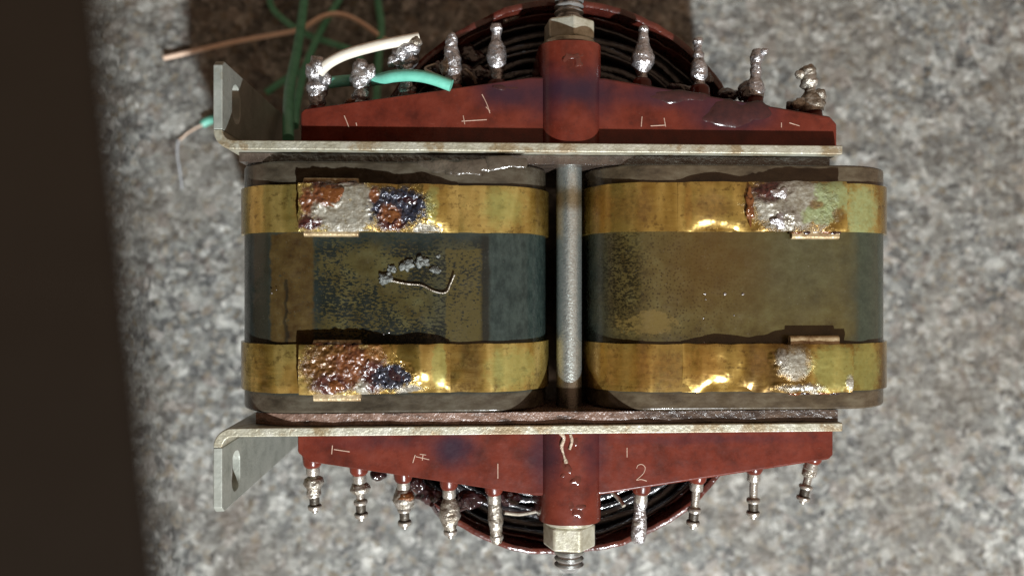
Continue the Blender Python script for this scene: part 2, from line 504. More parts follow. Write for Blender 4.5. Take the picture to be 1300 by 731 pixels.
def pad_extra(m, col):
    rgt = m.m('MULTIPLY', m.step(m.x, 14, 26), .9)
    col = m.mix(rgt, col, m.ramp(m.noise(.8, 5, .7, vec=m.stretch((.5, 2, 1))), [(.4, (.016, .013, .012)), (.66, (.11, .08, .06))]))
    st = m.step(m.noise(.5, 5, .7, vec=m.stretch((.4, 2.0, 1))), .52, .64)
    return m.mix(m.m('MULTIPLY', st, .8), col, (.025, .018, .015))
M_padP = simple('pinkish card edge', [(.10, .058, .042), (.19, .118, .088), (.25, .165, .13)], .6, (.15, .4), 0, .3, 1.1, .6, extra=pad_extra)
M_wind = simple('black varnished winding', [(.006, .006, .008), (.015, .015, .018), (.03, .028, .03)], .5, (.10, .28), 0, .22, 1.1, .8)
M_wrap = simple('red brown wrap', [(.035, .007, .005), (.075, .014, .009), (.11, .024, .013)], .3, (.18, .4), 0, .2, .8, .5)
M_tar = simple('dark varnish lump', [(.010, .006, .007), (.035, .014, .016)], .8, (.07, .2), 0, .2, 1.2, 1.0)
M_solder = simple('grey solder', [(.30, .29, .30), (.50, .49, .50), (.60, .59, .60)], 1.2, (.2, .4), .85, .28, 1.9, 0,
                  extra=lambda m, c: m.mix(m.m('MULTIPLY', m.step(m.noise(1.1, 4, .7), .55, .68), .8), c, (.10, .075, .055)))
M_soldB = simple('browned solder', [(.13, .095, .06), (.34, .31, .26), (.50, .48, .44)], .9, (.2, .45), .7, .25, 1.9, 0)
M_frost = simple('frosted solder', [(.07, .075, .07), (.13, .14, .13), (.22, .23, .22)], 1.6, (.35, .55), .35, .3, 2.4, 0)
M_pin = simple('tinned pin', [(.33, .31, .27), (.50, .48, .44)], 1.4, (.22, .4), .75, .06, 3.0, 0)
M_pindark = simple('oxidised pin neck', [(.035, .03, .025), (.10, .085, .065)], 1.4, (.3, .5), .4, .06, 3.0, 0)
M_resin = simple('amber flux resin', [(.10, .030, .009), (.19, .070, .020)], 1.2, (.08, .25), .2, .25, 1.4, .8)
M_hilite = simple('clear rim highlight', [(.045, .036, .026), (.09, .074, .055)], .6, (.12, .3), 0, .16, 1.0, 1.0)
M_soot = simple('sooty varnish', [(.022, .008, .010), (.045, .013, .013)], 1.0, (.14, .28), 0, .05, .8, .25)
M_smoke = simple('smoky red varnish', [(.055, .013, .010), (.10, .020, .013)], 1.0, (.10, .22), 0, .05, .8, 1.0)
M_amber = simple('clear brown varnish', [(.07, .02, .012), (.13, .035, .018)], 1.0, (.06, .18), 0, .25, 1.3, 1.0)
M_cream = simple('cream crust', [(.32, .22, .15), (.52, .44, .34)], 1.5, (.4, .6), 0, .3, 2.5, .2)
M_mark = simple('pale scratch', [(.36, .22, .16), (.50, .36, .28)], 1.5, (.5, .7), 0, .05, 3)
M_green = simple('green wire insulation', [(.06, .26, .15), (.095, .36, .22), (.13, .42, .27)], .4, (.3, .5), 0, .06, 1.2, .1)
M_turq = simple('turquoise wire insulation', [(.12, .42, .32), (.17, .54, .42)], .5, (.35, .5), 0, .06, 1.4, .1)
M_white = simple('white wire insulation', [(.58, .53, .44), (.74, .70, .60)], .4, (.35, .5), 0, .06, 1.4, .1)
M_copper = simple('enamelled copper', [(.72, .50, .36), (.88, .68, .53)], .6, (.3, .45), .1, .06, 1.4, .1)
M_silverwire = simple('tinned thin wire', [(.42, .38, .30), (.62, .58, .50)], 1.0, (.25, .4), .6, .04, 3)
M_black = simple('black sliver', [(.008, .010, .010), (.02, .022, .02)], .6, (.3, .5), 0, .05, 2)
M_thread_w = simple('pale thread', [(.34, .36, .38), (.50, .52, .55)], 1.0, (.4, .6), 0, .02, 3)
M_standin = simple('dark brown board', [(.007, .005, .0033), (.011, .0073, .0046), (.014, .009, .0055)], .03, (.7, .9), 0, .1, .6, 0, spec=.05)

# ------------------------------------------------------------------ granite ground
def ground():
    def axis(a, b, step, far, n):
        core = np.arange(a, b + 1e-6, step)
        g = np.geomspace(step, far, n)
        return np.concatenate([a - np.cumsum(g)[::-1], core, b + np.cumsum(g)])
    xs = axis(-132, 152, 0.65, 60, 16); ys = axis(-84, 84, 0.65, 60, 16)
    X, Y = np.meshgrid(xs, ys)
    rng = np.random.default_rng(5)
    def worley(X, Y, s, seed):
        r = np.random.default_rng(seed); T = 256
        jx = r.random((T, T)); jy = r.random((T, T)); hv = r.random((T, T))
        gx = X / s; gy = Y / s
        ix = np.floor(gx).astype(int); iy = np.floor(gy).astype(int)
        best = np.full(X.shape, 9.0); hh = np.zeros(X.shape); sec = np.full(X.shape, 9.0)
        for dx in (-1, 0, 1):
            for dy in (-1, 0, 1):
                cx = (ix + dx) % T; cy = (iy + dy) % T
                d = np.hypot(ix + dx + jx[cx, cy] - gx, iy + dy + jy[cx, cy] - gy)
                closer = d < best
                sec = np.where(closer, best, np.minimum(sec, d))
                hh = np.where(closer, hv[cx, cy], hh); best = np.minimum(best, d)
        return best, hh, sec - best
    d1, h1, e1 = worley(X + 0.8 * np.sin(Y * .7), Y + 0.8 * np.sin(X * .6 + 1), 2.6, 1)
    d2, h2, e2 = worley(X, Y, 1.3, 2)
    d3, h3, e3 = worley(X, Y, 7.0, 3)
    Z = (h1 - .5) * .8 * np.clip(e1 * 2.5, 0, 1) + (h2 - .5) * .4 * np.clip(e2 * 2, 0, 1) + (h3 - .5) * .5 * np.clip(e3 * 3, 0, 1) - .35
    Z -= .35 * (np.clip(e1, 0, .12) < .06)
    inner = (X > -133) & (X < 153) & (Y > -85) & (Y < 85)
    Z = np.where(inner, Z, -.4)
    Z = np.minimum(Z, -0.02)
    ny, nx = X.shape
    co = np.stack([X, Y, Z], -1).reshape(-1, 3) * MM
    i = np.arange(ny - 1)[:, None] * nx + np.arange(nx - 1)[None, :]
    q = np.stack([i, i + 1, i + nx + 1, i + nx], -1).reshape(-1, 4)
    me = bpy.data.meshes.new('granite_ground')
    me.vertices.add(len(co)); me.vertices.foreach_set('co', co.ravel())
    me.loops.add(q.size); me.loops.foreach_set('vertex_index', q.ravel())
    me.polygons.add(len(q)); me.polygons.foreach_set('loop_start', np.arange(0, q.size, 4))
    me.update(calc_edges=True); me.validate()
    o = finish('granite_ground', me, M_gran, None, auto=0)
    o['kind'] = 'structure'; o['label'] = 'rough grey granite ground with light and dark grains'
ground()

# ------------------------------------------------------------------ transformer
def thing(name, label, cat, loc=(0, 0, 0), group=None):
    o = bpy.data.objects.new(name, None); o.empty_display_size = .01
    o.location = [c * MM for c in loc]; link(o)
    o['label'] = label; o['category'] = cat
    if group: o['group'] = group
    return o
TR = thing('transformer', 'old transformer with two banded cores, red terminal bars and steel brackets on granite', 'transformer')

YB, YT = -15.75, 15.95
CORES = {'left': (-30.5, 10.0, M_coreL), 'right': (15.4, 56.7, M_coreR)}
for sd, (x0, x1, mt) in CORES.items():
    bm = prism([rrect(x0, x1, 0.0, HT, 8.2, 18), rrect(x0 + 11, x1 - 11, 11, HT - 11, 2, 4)], YB, YT, 'xzy')
    o = bm_obj('core', bm, mt, TR, bevel=.35, segs=2)
    o['label'] = ('dark green core with brown speckled stains' if sd == 'left' else 'olive brown varnished core')

# pads between cores and brackets
for (a, b, y0, y1, top, mt) in ((-29.6, 47.0, YT + .05, 17.15, HT - 1.6, M_padD), (-27.5, 47.4, -17.3, YB - .05, HT - .2, M_padP)):
    pts = [(a + .8, HT - 12)]
    n = 60
    up = [(a + (b - a) * i / n, top + .28 * mnoise.noise(Vector((i * .33, y0, 0))) - (1.2 * max(0, 1 - i / 4) if y0 < 0 else 0)) for i in range(n + 1)]
    poly = [(b, HT - 12), (a, HT - 12)] + up
    bm_obj('insulating_pad', prism([poly], y0, y1, 'xzy'), mt, TR, bevel=.12, segs=1, auto=40)

# --- brass bands
def band_path(x0, x1, off):
    """points round the core loop, fine along the top"""
    r = 8.2 + off
    pts = []
    X0, X1, Z0, Z1 = x0 - off, x1 + off, 0.03, HT + off
    n = 60
    for i in range(n + 1):
        t = i / n; pts.append((X0 + r + (X1 - X0 - 2 * r) * t, Z1))
    for cx, cz, a0 in ((X1 - r, Z1 - r, 90), (X1 - r, Z0 + r, 0), (X0 + r, Z0 + r, -90), (X0 + r, Z1 - r, -180)):
        for k in range(1, 17):
            a = math.radians(a0 - 90 * k / 16)
            pts.append((cx + r * math.cos(a), cz + r * math.sin(a)))
    return pts[:-1]

def band(sd, y0, y1, mat, seed):
    x0, x1, _ = CORES[sd]
    inner = band_path(x0, x1, 0.04); outer = band_path(x0, x1, 0.42)
    n = len(outer); NV = 9
    verts = []; faces = []
    rows = NV + 2
    for i in range(n):
        (ix, iz), (ox, oz) = inner[i], outer[i]
        dx, dz = ox - ix, oz - iz
        topw = 1.0 if oz > HT else 0.0
        je = .10 * mnoise.noise(Vector((ox * .35, seed, 1))); jf = .10 * mnoise.noise(Vector((ox * .35, seed, 9)))
        a, b = y0 + je, y1 + jf
        verts.append((ix, a, iz))
        for k in range(NV):
            t = k / (NV - 1)
            yy = a + (b - a) * t
            w = topw * (.10 * mnoise.noise(Vector((ox * .28, yy * .35, seed))) - .10 * (2 * t - 1) ** 8)
            verts.append((ox, yy, oz + w))
        verts.append((ix, b, iz))
    for i in range(n):
        j = (i + 1) % n
        for k in range(rows - 1):
            faces.append((i * rows + k, i * rows + k + 1, j * rows + k + 1, j * rows + k))
        faces.append((i * rows + rows - 1, i * rows, j * rows, j * rows + rows - 1))
    o = mesh_obj('brass_band', verts, faces, mat, TR, auto=50)
    bm = bmesh.new(); bm.from_mesh(o.data); bmesh.ops.recalc_face_normals(bm, faces=bm.faces); bm.to_mesh(o.data); bm.free()
    return o

def overlap(parent, sgn, xf, length, y0, y1, hfun, mat, seed, spots=(), roll=lambda s: 0, name='band_end'):
    """the free end of the strip that lies over the closed band and rides over the buckle"""
    NX, NY = int(length / .12), 56
    rough_spots = [(P(q[1], q[2], -1.8)[:2], q[3] * .1, q[4] * .1, {'rust': .26, 'dark': .40, 'maroon': .22, 'silver': .18, 'grey': .05}.get(q[0], 0)) for q in spots]
    rough_spots = [q for q in rough_spots if q[3]]
    def crust(x, y):
        t_ = 0
        for (cx, cy), rx, ry, k in rough_spots:
            d_ = ((x - cx) / rx) ** 2 + ((y - cy) / ry) ** 2
            if d_ < 2.2:
                t_ = max(t_, k * (1 - sst(d_, .5, 2.2)))
        if not t_:
            return 0
        v_ = Vector((x, y, seed))
        return t_ * (.35 + mnoise.noise(v_ * 1.1) + .6 * mnoise.noise(v_ * 2.3) + .35 * mnoise.noise(v_ * 4.5))
    verts = []; faces = []
    for lay in (0, 1):
        for i in range(NX + 1):
            s = length * i / NX
            for j in range(NY + 1):
                t = j / NY
                a = y0 + .16 * mnoise.noise(Vector((s * .55, seed, 3))) ; b = y1 + .16 * mnoise.noise(Vector((s * .55, seed, 7)))
                e = .18 * mnoise.noise(Vector((t * 5, seed, 2))) + .07 * mnoise.noise(Vector((t * 19, seed, 2)))
                x = xf + sgn * (s + e * max(0, 1 - s / 1.5)); y = a + (b - a) * t
                h = .46 + hfun(s, t)
                h += .06 * mnoise.noise(Vector((x * .6, y * .6, seed))) + .015 * mnoise.noise(Vector((x * 2.2, y * 2.2, seed)))
                h -= (.10 + .22 * sst(h, .9, 1.6)) * abs(2 * t - 1) ** 5
                h -= roll(s) * max(0, (.55 - t) / .55) ** 2
                h += crust(x, y)
                verts.append((x, y, HT + (h if lay == 0 else h - .38)))
    st = NY + 1; L = (NX + 1) * st
    for i in range(NX):
        for j in range(NY):
            q = (i * st + j, i * st + j + 1, (i + 1) * st + j + 1, (i + 1) * st + j)
            faces.append(q); faces.append(tuple(v + L for v in q)[::-1])
    for i in range(NX):
        for j in (0, NY):
            a, b = i * st + j, (i + 1) * st + j
            faces.append((a, b, b + L, a + L))
    for j in range(NY):
        for i in (0, NX):
            a, b = i * st + j, i * st + j + 1
            faces.append((a, b, b + L, a + L))
    o = mesh_obj(name, verts, faces, mat, parent, auto=0)
    bm = bmesh.new(); bm.from_mesh(o.data); bmesh.ops.recalc_face_normals(bm, faces=bm.faces); bm.to_mesh(o.data); bm.free()
    o.data.set_sharp_from_angle(angle=math.radians(50))
    return o

def g(s, t, s0, t0, ws, wt):
    return math.exp(-((s - s0) / ws) ** 2 - ((t - t0) / wt) ** 2)
def sst(x, a, b):
    x = min(1, max(0, (x - a) / (b - a))); return x * x * (3 - 2 * x)

def h_LU(s, t):
    h = .30 + 1.35 * (1 - sst(s, 6.5, 15.5)) - .30 * sst(s, 16, 20)
    h += .35 * g(s, t, 2.6, .68, 1.6, .22) + .25 * g(s, t, 1.6, .25, 1.2, .2)
    h += .75 * g(s, t, 12.5, .45, 4.2, .75) - .75 * g(s, t, 12.6, .45, 2.6, .30)
    h += .95 * g(s, t, 15.6, .6, 2.0, 1.0)
    return h
def h_LL(s, t):
    h = .30 + 1.20 * (1 - sst(s, 6.5, 14.5)) - .30 * sst(s, 16, 20)
    h += .30 * g(s, t, 3.4, .25, 1.4, .2) - .35 * g(s, t, 3.9, .25, .8, .13) + .25 * g(s, t, 7.5, .7, 2.5, .3)
    h += .70 * g(s, t, 12.0, .35, 3.2, .55) - .60 * g(s, t, 11.7, .42, 1.9, .26)
    h += 1.05 * g(s, t, 15.2, .6, 2.3, 1.0)
    return h
def h_RU(s, t):
    h = .30 + 1.35 * (1 - sst(s, 7.5, 13.5)) - .30 * sst(s, 19, 21.5)
    h += .95 * g(s, t, 16.5, .5, 2.6, 1.2) - .55 * g(s, t, 16.2, .52, 1.9, .26)
    h += .45 * g(s, t, 10.6, .6, 1.6, .25) + .3 * g(s, t, 7.6, .28, 1.0, .2) - .35 * g(s, t, 9.0, .75, .8, .14)
    return h
def h_RL(s, t):
    h = .30 + 1.35 * (1 - sst(s, 7.5, 13.0)) - .30 * sst(s, 19, 21.5)
    h += .95 * g(s, t, 16.4, .5, 2.7, 1.1) - .30 * g(s, t, 17.0, .55, 1.4, .3) + .28 * g(s, t, 14.2, .68, .7, .18)
    h += .25 * g(s, t, 8.6, .6, 1.6, .3)
    return h

BANDS = [
    ('left', 6.98, 12.92, 1, -21.4, 19.6, h_LU, 11,
     [('brown', 395, 265, 20, 40, .4, .4), ('green', 640, 262, 26, 24, .6, .7)],
     [('grey', 440, 265, 46, 36, .2, .8), ('rust', 416, 247, 18, 16, .25, .5), ('rust', 394, 258, 10, 16, .3, .6), ('maroon', 396, 285, 16, 10, .4, .6), ('maroon', 420, 232, 40, 6, .4, .5),
      ('dark', 508, 264, 36, 24, .18, .7), ('rust', 497, 276, 13, 15, .25, .4), ('maroon', 500, 288, 16, 8, .3, .4), ('rust', 478, 250, 6, 10, .3, .4), ('silver', 540, 294, 16, 9, .3, .5), ('green', 550, 260, 8, 24, .3, .4)]),
    ('left', -13.15, -7.05, 1, -21.4, 18.6, h_LL, 23,
     [('orange', 372, 480, 14, 20, .5, .4), ('green', 650, 468, 32, 26, .4, .6)],
     [('rust', 440, 462, 52, 30, .2, .7), ('brown', 405, 470, 22, 30, .3, .7), ('maroon', 422, 486, 22, 14, .4, .6), ('rust', 428, 489, 9, 8, .2, .2), ('brown', 412, 444, 30, 6, .4, .4), ('grey', 465, 490, 10, 12, .3, .4),
      ('maroon', 478, 474, 14, 22, .4, .5), ('dark', 500, 477, 22, 16, .15, .3), ('orange', 480, 446, 14, 10, .5, .5), ('green', 558, 462, 9, 28, .2, .2), ('silver', 522, 494, 16, 7, .4, .4)]),
    ('right', 7.22, 13.50, -1, 47.6, 21.4, h_RU, 37,
     [('brown', 800, 262, 30, 30, .7, .8), ('orange', 770, 262, 10, 30, .6, .5), ('mint', 1095, 270, 24, 40, .4, .5)],
     [('orange', 872, 262, 5, 30, .4, .3), ('brown', 900, 262, 26, 18, .5, .4), ('brown', 950, 255, 12, 24, .5, .6), ('grey', 1000, 260, 50, 34, .25, .8), ('maroon', 972, 244, 22, 14, .4, .6), ('mint', 1048, 252, 24, 26, .25, .6), ('mint', 1030, 275, 24, 12, .25, .6),
      ('silver', 992, 278, 16, 14, .3, .5), ('silver', 992, 243, 12, 8, .3, .4), ('brown', 1056, 275, 8, 10, .3, .4), ('brown', 1028, 262, 10, 5, .3, .4)]),
    ('right', -13.30, -7.18, -1, 48.4, 21.6, h_RL, 53,
     [('brown', 850, 468, 30, 32, .7, .8), ('orange', 790, 465, 40, 26, .7, .6), ('green', 1100, 468, 24, 36, .4, .4)],
     [('orange', 890, 462, 24, 20, .5, .5), ('brown', 962, 458, 14, 20, .5, .6), ('grey', 1002, 460, 18, 18, .5, .7), ('silver', 985, 455, 6, 12, .5, .6), ('green', 1050, 465, 30, 30, .25, .6), ('silver', 1010, 490, 26, 5, .5, .6), ('grey', 1072, 484, 6, 9, .5, .5)]),  # lowest silver streak is glare painted into the colour
]
LIPS = {11: (P(388, 0)[0], P(457, 0)[0], .75, .62), 23: (P(400, 0)[0], P(460, 0)[0], .62, .95), 37: (P(1000, 0)[0], P(1060, 0)[0], .15, 1.0), 53: (P(998, 0)[0], P(1060, 0)[0], 1.1, .35)}
M_lip = simple('buckle brass', [(.16, .085, .035), (.42, .32, .18), (.56, .46, .30)], .9, (.25, .42), .5, .1, 1.5, .2)
for sd, y0, y1, sgn, xf, ln, hf, seed, sp_base, sp_top in BANDS:
    tn = {'left': (.95, .95, .82), 'right': (.78, .72, .52)}[sd]
    mb = brass('brass band %d' % seed, sp_base, tint=tn); mo = brass('soldered brass end %d' % seed, sp_top, grit=.6, tint=tn)
    B = band(sd, y0, y1, mb, seed)
    rc, rw = {11: (15.5, 2.2), 23: (15.0, 2.8), 37: (16.4, 3.0), 53: (16.0, 3.4)}[seed]
    overlap(B, sgn, xf, ln, y0 - .02, y1 + .02, hf, mo, seed, sp_top, lambda q: 1.4 * math.exp(-((q - rc) / rw) ** 2))
    # buckle: a flat folded clip under the free end, its lips stand out on both sides
    cx0, cx1, ytop, ybot = LIPS[seed]
    ya, yb = y0 - ybot, y1 + ytop
    ring = [rrect(ya, yb, HT + .47, HT + 1.42, .42, 5), rrect(ya + .34, yb - .34, HT + .80, HT + 1.10, .12, 3)]
    bm_obj('buckle', prism(ring, cx0, cx1, 'yzx'), M_lip, B, bevel=.08, segs=1)
    # crusted solder under the free end
    for k in range(5):
        xx = cx0 + (cx1 - cx0) * (k + .5) / 5
        lump('solder_crust', (xx, (y1 + .12 if sgn > 0 else y0 - .05) + random.uniform(-.1, .1), HT + 1.2), .8, .32, .35, [M_resin, M_tar, M_soldB][k % 3], B, .4, 1.4, seed + k, 3)

# lumps of solder and rust on the free ends
def LB(idx, px, py, rx, ry, rz, mt, seed, h=2.0, amp=.3, name='solder_crust'):
    B = [o for o in TR.children if o.name.startswith('brass_band')][idx]
    x, y, _ = P(px, py, -h)
    lump(name, (x, y, HT + h), rx, ry, rz, mt, B, amp, 1.3, seed, 4)
LB(0, 418, 247, 1.5, 1.3, .30, M_resin, 3, 2.2, .45); LB(0, 497, 277, 1.0, 1.1, .32, M_resin, 5, 1.45, .5)
LB(0, 518, 252, 1.6, .8, .25, M_tar, 6, 1.5, .6)
LB(1, 428, 489, .9, .8, .30, M_resin, 9, 1.9, .3); LB(1, 502, 477, 1.9, 1.3, .34, M_tar, 11, 1.2, .18)
LB(2, 992, 279, 1.4, 1.1, .36, M_solder, 13, 1.9, .5); LB(2, 992, 245, 1.2, .7, .3, M_solder, 14, 1.9, .5); LB(2, 952, 262, .5, 2.2, .22, M_resin, 16, 1.35, .6)


for px, py, rx, ry, k in ((585, 212, 4.6, .9, 1), (640, 208, 3.0, .7, 2)):  # flat glossy lumps added to make a highlight on the rim
    x, y, _ = P(px, py)
    lump('rim_highlight', (x, y, HT + .01), rx, ry, .13, M_hilite, TR, .8, .5, 300 + k, 4)
# little solder drops and a bent wire stuck on the left core
for px, py, r in ((490, 353, .95), (498, 341, .62), (516, 337, .85), (535, 333, .88), (553, 342, .66), (556, 325, .28), (487, 358, .5)):
    x, y, _ = P(px, py)
    lump('solder_drop', (x, y, HT + r * .12), r * .95, r * .8, r * .38, M_frost, TR, .6, 2.0, px, 4)
tube('wire_scrap', [P(492, 355, -.35), P(515, 360, -.2), P(535, 362, -.22), P(552, 370, -.2), P(566, 371, -.25), P(572, 360, -.3), P(577, 349, -.5)], .125, M_soldB, TR, 8)
for px, py, r in ((895, 373, .16), (896, 380, .13), (893, 404, .12), (894, 435, .14), (932, 400, .13), (920, 373, .24), (943, 373, .22), (345, 372, .16), (351, 368, .12), (487, 424, .2), (494, 422, .16)):
    x, y, _ = P(px, py)
    r *= .75
    lump('solder_speck', (x, y, HT + .03), r, r, r * .6, M_solder, TR, .3, 1.5, py, 2)

# --- steel through-rod, nuts and threads
RX, RZ, RR = 12.92, HT - 5.2, 1.70
v, f = lathe_geo([(0, RR)] + [(k * 1.0, RR) for k in range(1, 62)] + [(62, RR)], (RX, -30.5, RZ), (0, 1, 0), 32)
mesh_obj('clamp_rod', v, f, M_rod, TR)
def threaded(y_from, y_to):
    s = 1 if y_to > y_from else -1
    pitch = .8; n = int(abs(y_to - y_from) / pitch)
    prof = [(0, 1.5)]
    for k in range(n):
        prof += [(k * pitch + .1, 1.55), (k * pitch + .34, 1.98), (k * pitch + .46, 1.98), (k * pitch + .72, 1.55)]
    prof += [(n * pitch + .1, 1.4), (n * pitch + .5, .9)]
    v, f = lathe_geo(prof, (RX, y_from, RZ), (0, s, 0), 28)
    return mesh_obj('thread', v, f, M_thread, TR, auto=20)
threaded(-31.0, -37.9); threaded(31.6, 42.5)
def nut(y0, y1, rot):
    pts = [(RX + 3.55 * math.cos(math.radians(60 * k + rot)), RZ + 3.55 * math.sin(math.radians(60 * k + rot))) for k in range(6)]
    return bm_obj('nut', prism([pts], y0, y1, 'xzy'), M_nut, TR, bevel=.35, segs=2)
nut(-34.5, -31.35, 12); nut(32.9, 35.5, 24)
for a, b, r in ((-31.3, -30.7, 3.5), (32.2, 32.85, 3.5), (-30.65, -30.1, 3.1), (31.4, 32.15, 3.2)):
    v, f = lathe_geo([(0, r - .15), (.12, r), (abs(b - a) - .12, r), (abs(b - a), r - .15)], (RX, a, RZ), (0, 1, 0), 32)
    mesh_obj('washer', v, f, M_nut, TR)

# --- steel brackets: a strip along the top, bent at the left into a flange with a slot
def bracket(sgn, yi, yo, name='bracket'):
    """yi inner face, yo outer face (abs values)"""
    th = yo - yi
    ytip = 28.4 if sgn > 0 else 28.0
    root = TR
    xa, xb = -32.2, 47.8
    ro = 2.4; ri = ro - th
    # cross-section path in xy (outer side away from the core is +y): strip then bend then flange
    outer = [(xb, yi)]; inner = [(xb, yo)]
    for k in range(9):
        a = math.radians(-90 - 90 * k / 8)
        outer.append((xa + ro + ro * math.cos(a), yi + ro + ro * math.sin(a)))
        inner.append((xa + ro + ri * math.cos(a), yi + ro + ri * math.sin(a)))
    ztop, zbot = HT + .45, HT - 13.5
    strip_poly = outer + inner[::-1]
    bm = prism([[(x, sgn * y) for x, y in strip_poly]], zbot, ztop, 'xyz')
    o = bm_obj(name, bm, M_zinc, root, bevel=.16, segs=2)
    # flange: tall sheet in the yz plane with a slotted hole
    y0, y1 = yi + ro + .01, ytip
    z0 = HT - 48.0
    slot = rrect(21.6 if sgn > 0 else 21.4, 26.6, HT - 7.2, HT - 3.6, 1.75, 6)
    poly = [(y0, z0), (y1, z0), (y1, ztop - .9), (y1 - .7, ztop), (y0, ztop)]
    bm = prism([[(sgn * a, b) for a, b in poly], [(sgn * a, b) for a, b in slot]], xa, xa + th, 'yzx')
    fl = bm_obj('mounting_flange', bm, M_tab, o, bevel=.16, segs=2)
    # strip below the bend, left of the coil, down to the flange foot
    bm = prism([[(x, sgn * y) for x, y in ([(xa + 11, yi + .02), (xa + ro, yi + .02)] + outer[1:] + inner[::-1][:-1] + [(xa + 11, yo - .02)])]], z0, zbot - .01, 'xyz')
    bm_obj('bracket_leg', bm, M_tab, o, bevel=.1, segs=1)
    return o
bracket(1, 17.25, 18.40); bracket(-1, 17.40, 18.52)

# --- coil between the cores: wound layers seen end on, with a red-brown wrap
CX = 12.9
def shell(name, a, b, t, z0, z1, mat, seed, wob=.35, rag=.25, npow=2.0):
    n = 160; rows = []
    verts = []; faces = []
    for k in range(n):
        an = 2 * math.pi * k / n
        c, s = math.cos(an), math.sin(an)
        rr = (abs(c) ** npow + abs(s) ** npow) ** (-1 / npow)
        w = wob * mnoise.noise(Vector((c * 3, s * 3, seed)))
        zt = z1 + rag * (mnoise.noise(Vector((c * 6, s * 6, seed + 5))) + .6 * mnoise.noise(Vector((c * 17, s * 17, seed + 5))))
        if name == 'outer_wrap' and s < 0:
            zt -= 1.6
        if abs(CX + a * c * rr - RX) < 6 and npow < 2.4:      # cut down where the rod passes
            zt = min(zt, RZ - 2.3 + .12 * max(0, abs(CX + a * c * rr - RX) - 3) ** 2)
        for A, Bv, z in ((a, b, z0), (a, b, zt - .12), (a - t * .3, b - t * .3, zt), (a - t * .7, b - t * .7, zt), (a - t, b - t, zt - .12), (a - t, b - t, z0)):
            verts.append((CX + (A + w) * c * rr, (Bv + w) * s * rr * (.965 if s < 0 else 1.03), z))
    m_ = 6
    for k in range(n):
        j = (k + 1) % n
        for q in range(m_):
            faces.append((k * m_ + q, j * m_ + q, j * m_ + (q + 1) % m_, k * m_ + (q + 1) % m_))
    o = mesh_obj(name, verts, faces, mat, COIL, auto=60)
    bm = bmesh.new(); bm.from_mesh(o.data); bmesh.ops.recalc_face_normals(bm, faces=bm.faces); bm.to_mesh(o.data); bm.free()
    return o
# the coil's inner former is the part that carries its layers
COIL = TR
former = shell('coil', 20.5, 22.5, 1.2, 13, HT - 14.2, M_wrap, 1, .2, .2, 2.4)
COIL = former
lay_b = 37.6; lay_a = 29.6
for i in range(13):
    b = lay_b - i * 1.18; a = lay_a - i * .75
    shell('winding_layer', a, b, .82 if i % 3 else .55, 13, HT - 14.6 + (.7 if i % 3 == 0 else 0) - .08 * i, M_wind, 10 + i, .55, .45, 2.12)
shell('outer_wrap', 30.9, 39.1, .8, 11.6, HT - 9.6, M_wrap, 50, .5, .9, 2.12)
shell('outer_wrap', 29.9, 38.2, .35, 11.6, HT - 12.4, M_wrap, 51, .4, 1.2, 2.12)

# varnish lumps and leads near the terminals
for i, (px, py, d, rx, ry, rz) in enumerate(((545, 628, 9, 1.6, 1.2, 1.0), (530, 615, 8, 1.2, 1.0, .9), (598, 634, 9, 1.9, 1.3, 1.1), (480, 603, 7, 1.1, .8, .8), (645, 632, 9, 1.8, .9, .9),
                                             (865, 118, 8, 2.2, 1.3, 1.2), (925, 122, 8, 1.5, 1.1, 1.2), (948, 118, 7, 1.1, 1.4, 1.0), (600, 95, 9, 2.4, 1.3, 1.0), (1008, 136, 6, 1.2, .8, .8), (555, 95, 10, 1.6, 1.6, 1.0), (895, 100, 10, 1.2, 1.0, 1), (590, 70, 12.5, 2.4, 1.4, .8))):
    lump('varnish_lump', P(px, py, d), rx, ry, rz, M_tar, TR, .45, .8, 60 + i, 4)
for pts, r, mt in (([P(560, 98, 5), P(540, 88, 7), P(552, 82, 9)], .2, M_silverwire), ([P(590, 88, 5), P(600, 96, 6), P(604, 106, 7)], .2, M_silverwire),
                   ([P(640, 650, 6), P(660, 652, 7), P(682, 648, 8)], .3, M_silverwire), ([P(775, 622, 8), P(785, 632, 7), P(792, 642, 6)], .3, M_silverwire),
                   ([P(548, 640, 6), P(560, 655, 9), P(575, 650, 10), P(600, 640, 8)], .32, M_tar), ([P(640, 28, 11), P(655, 22, 12.5), P(664, 18, 13)], .3, M_soldB)):
    tube('coil_lead', pts, r, mt, TR, 8)

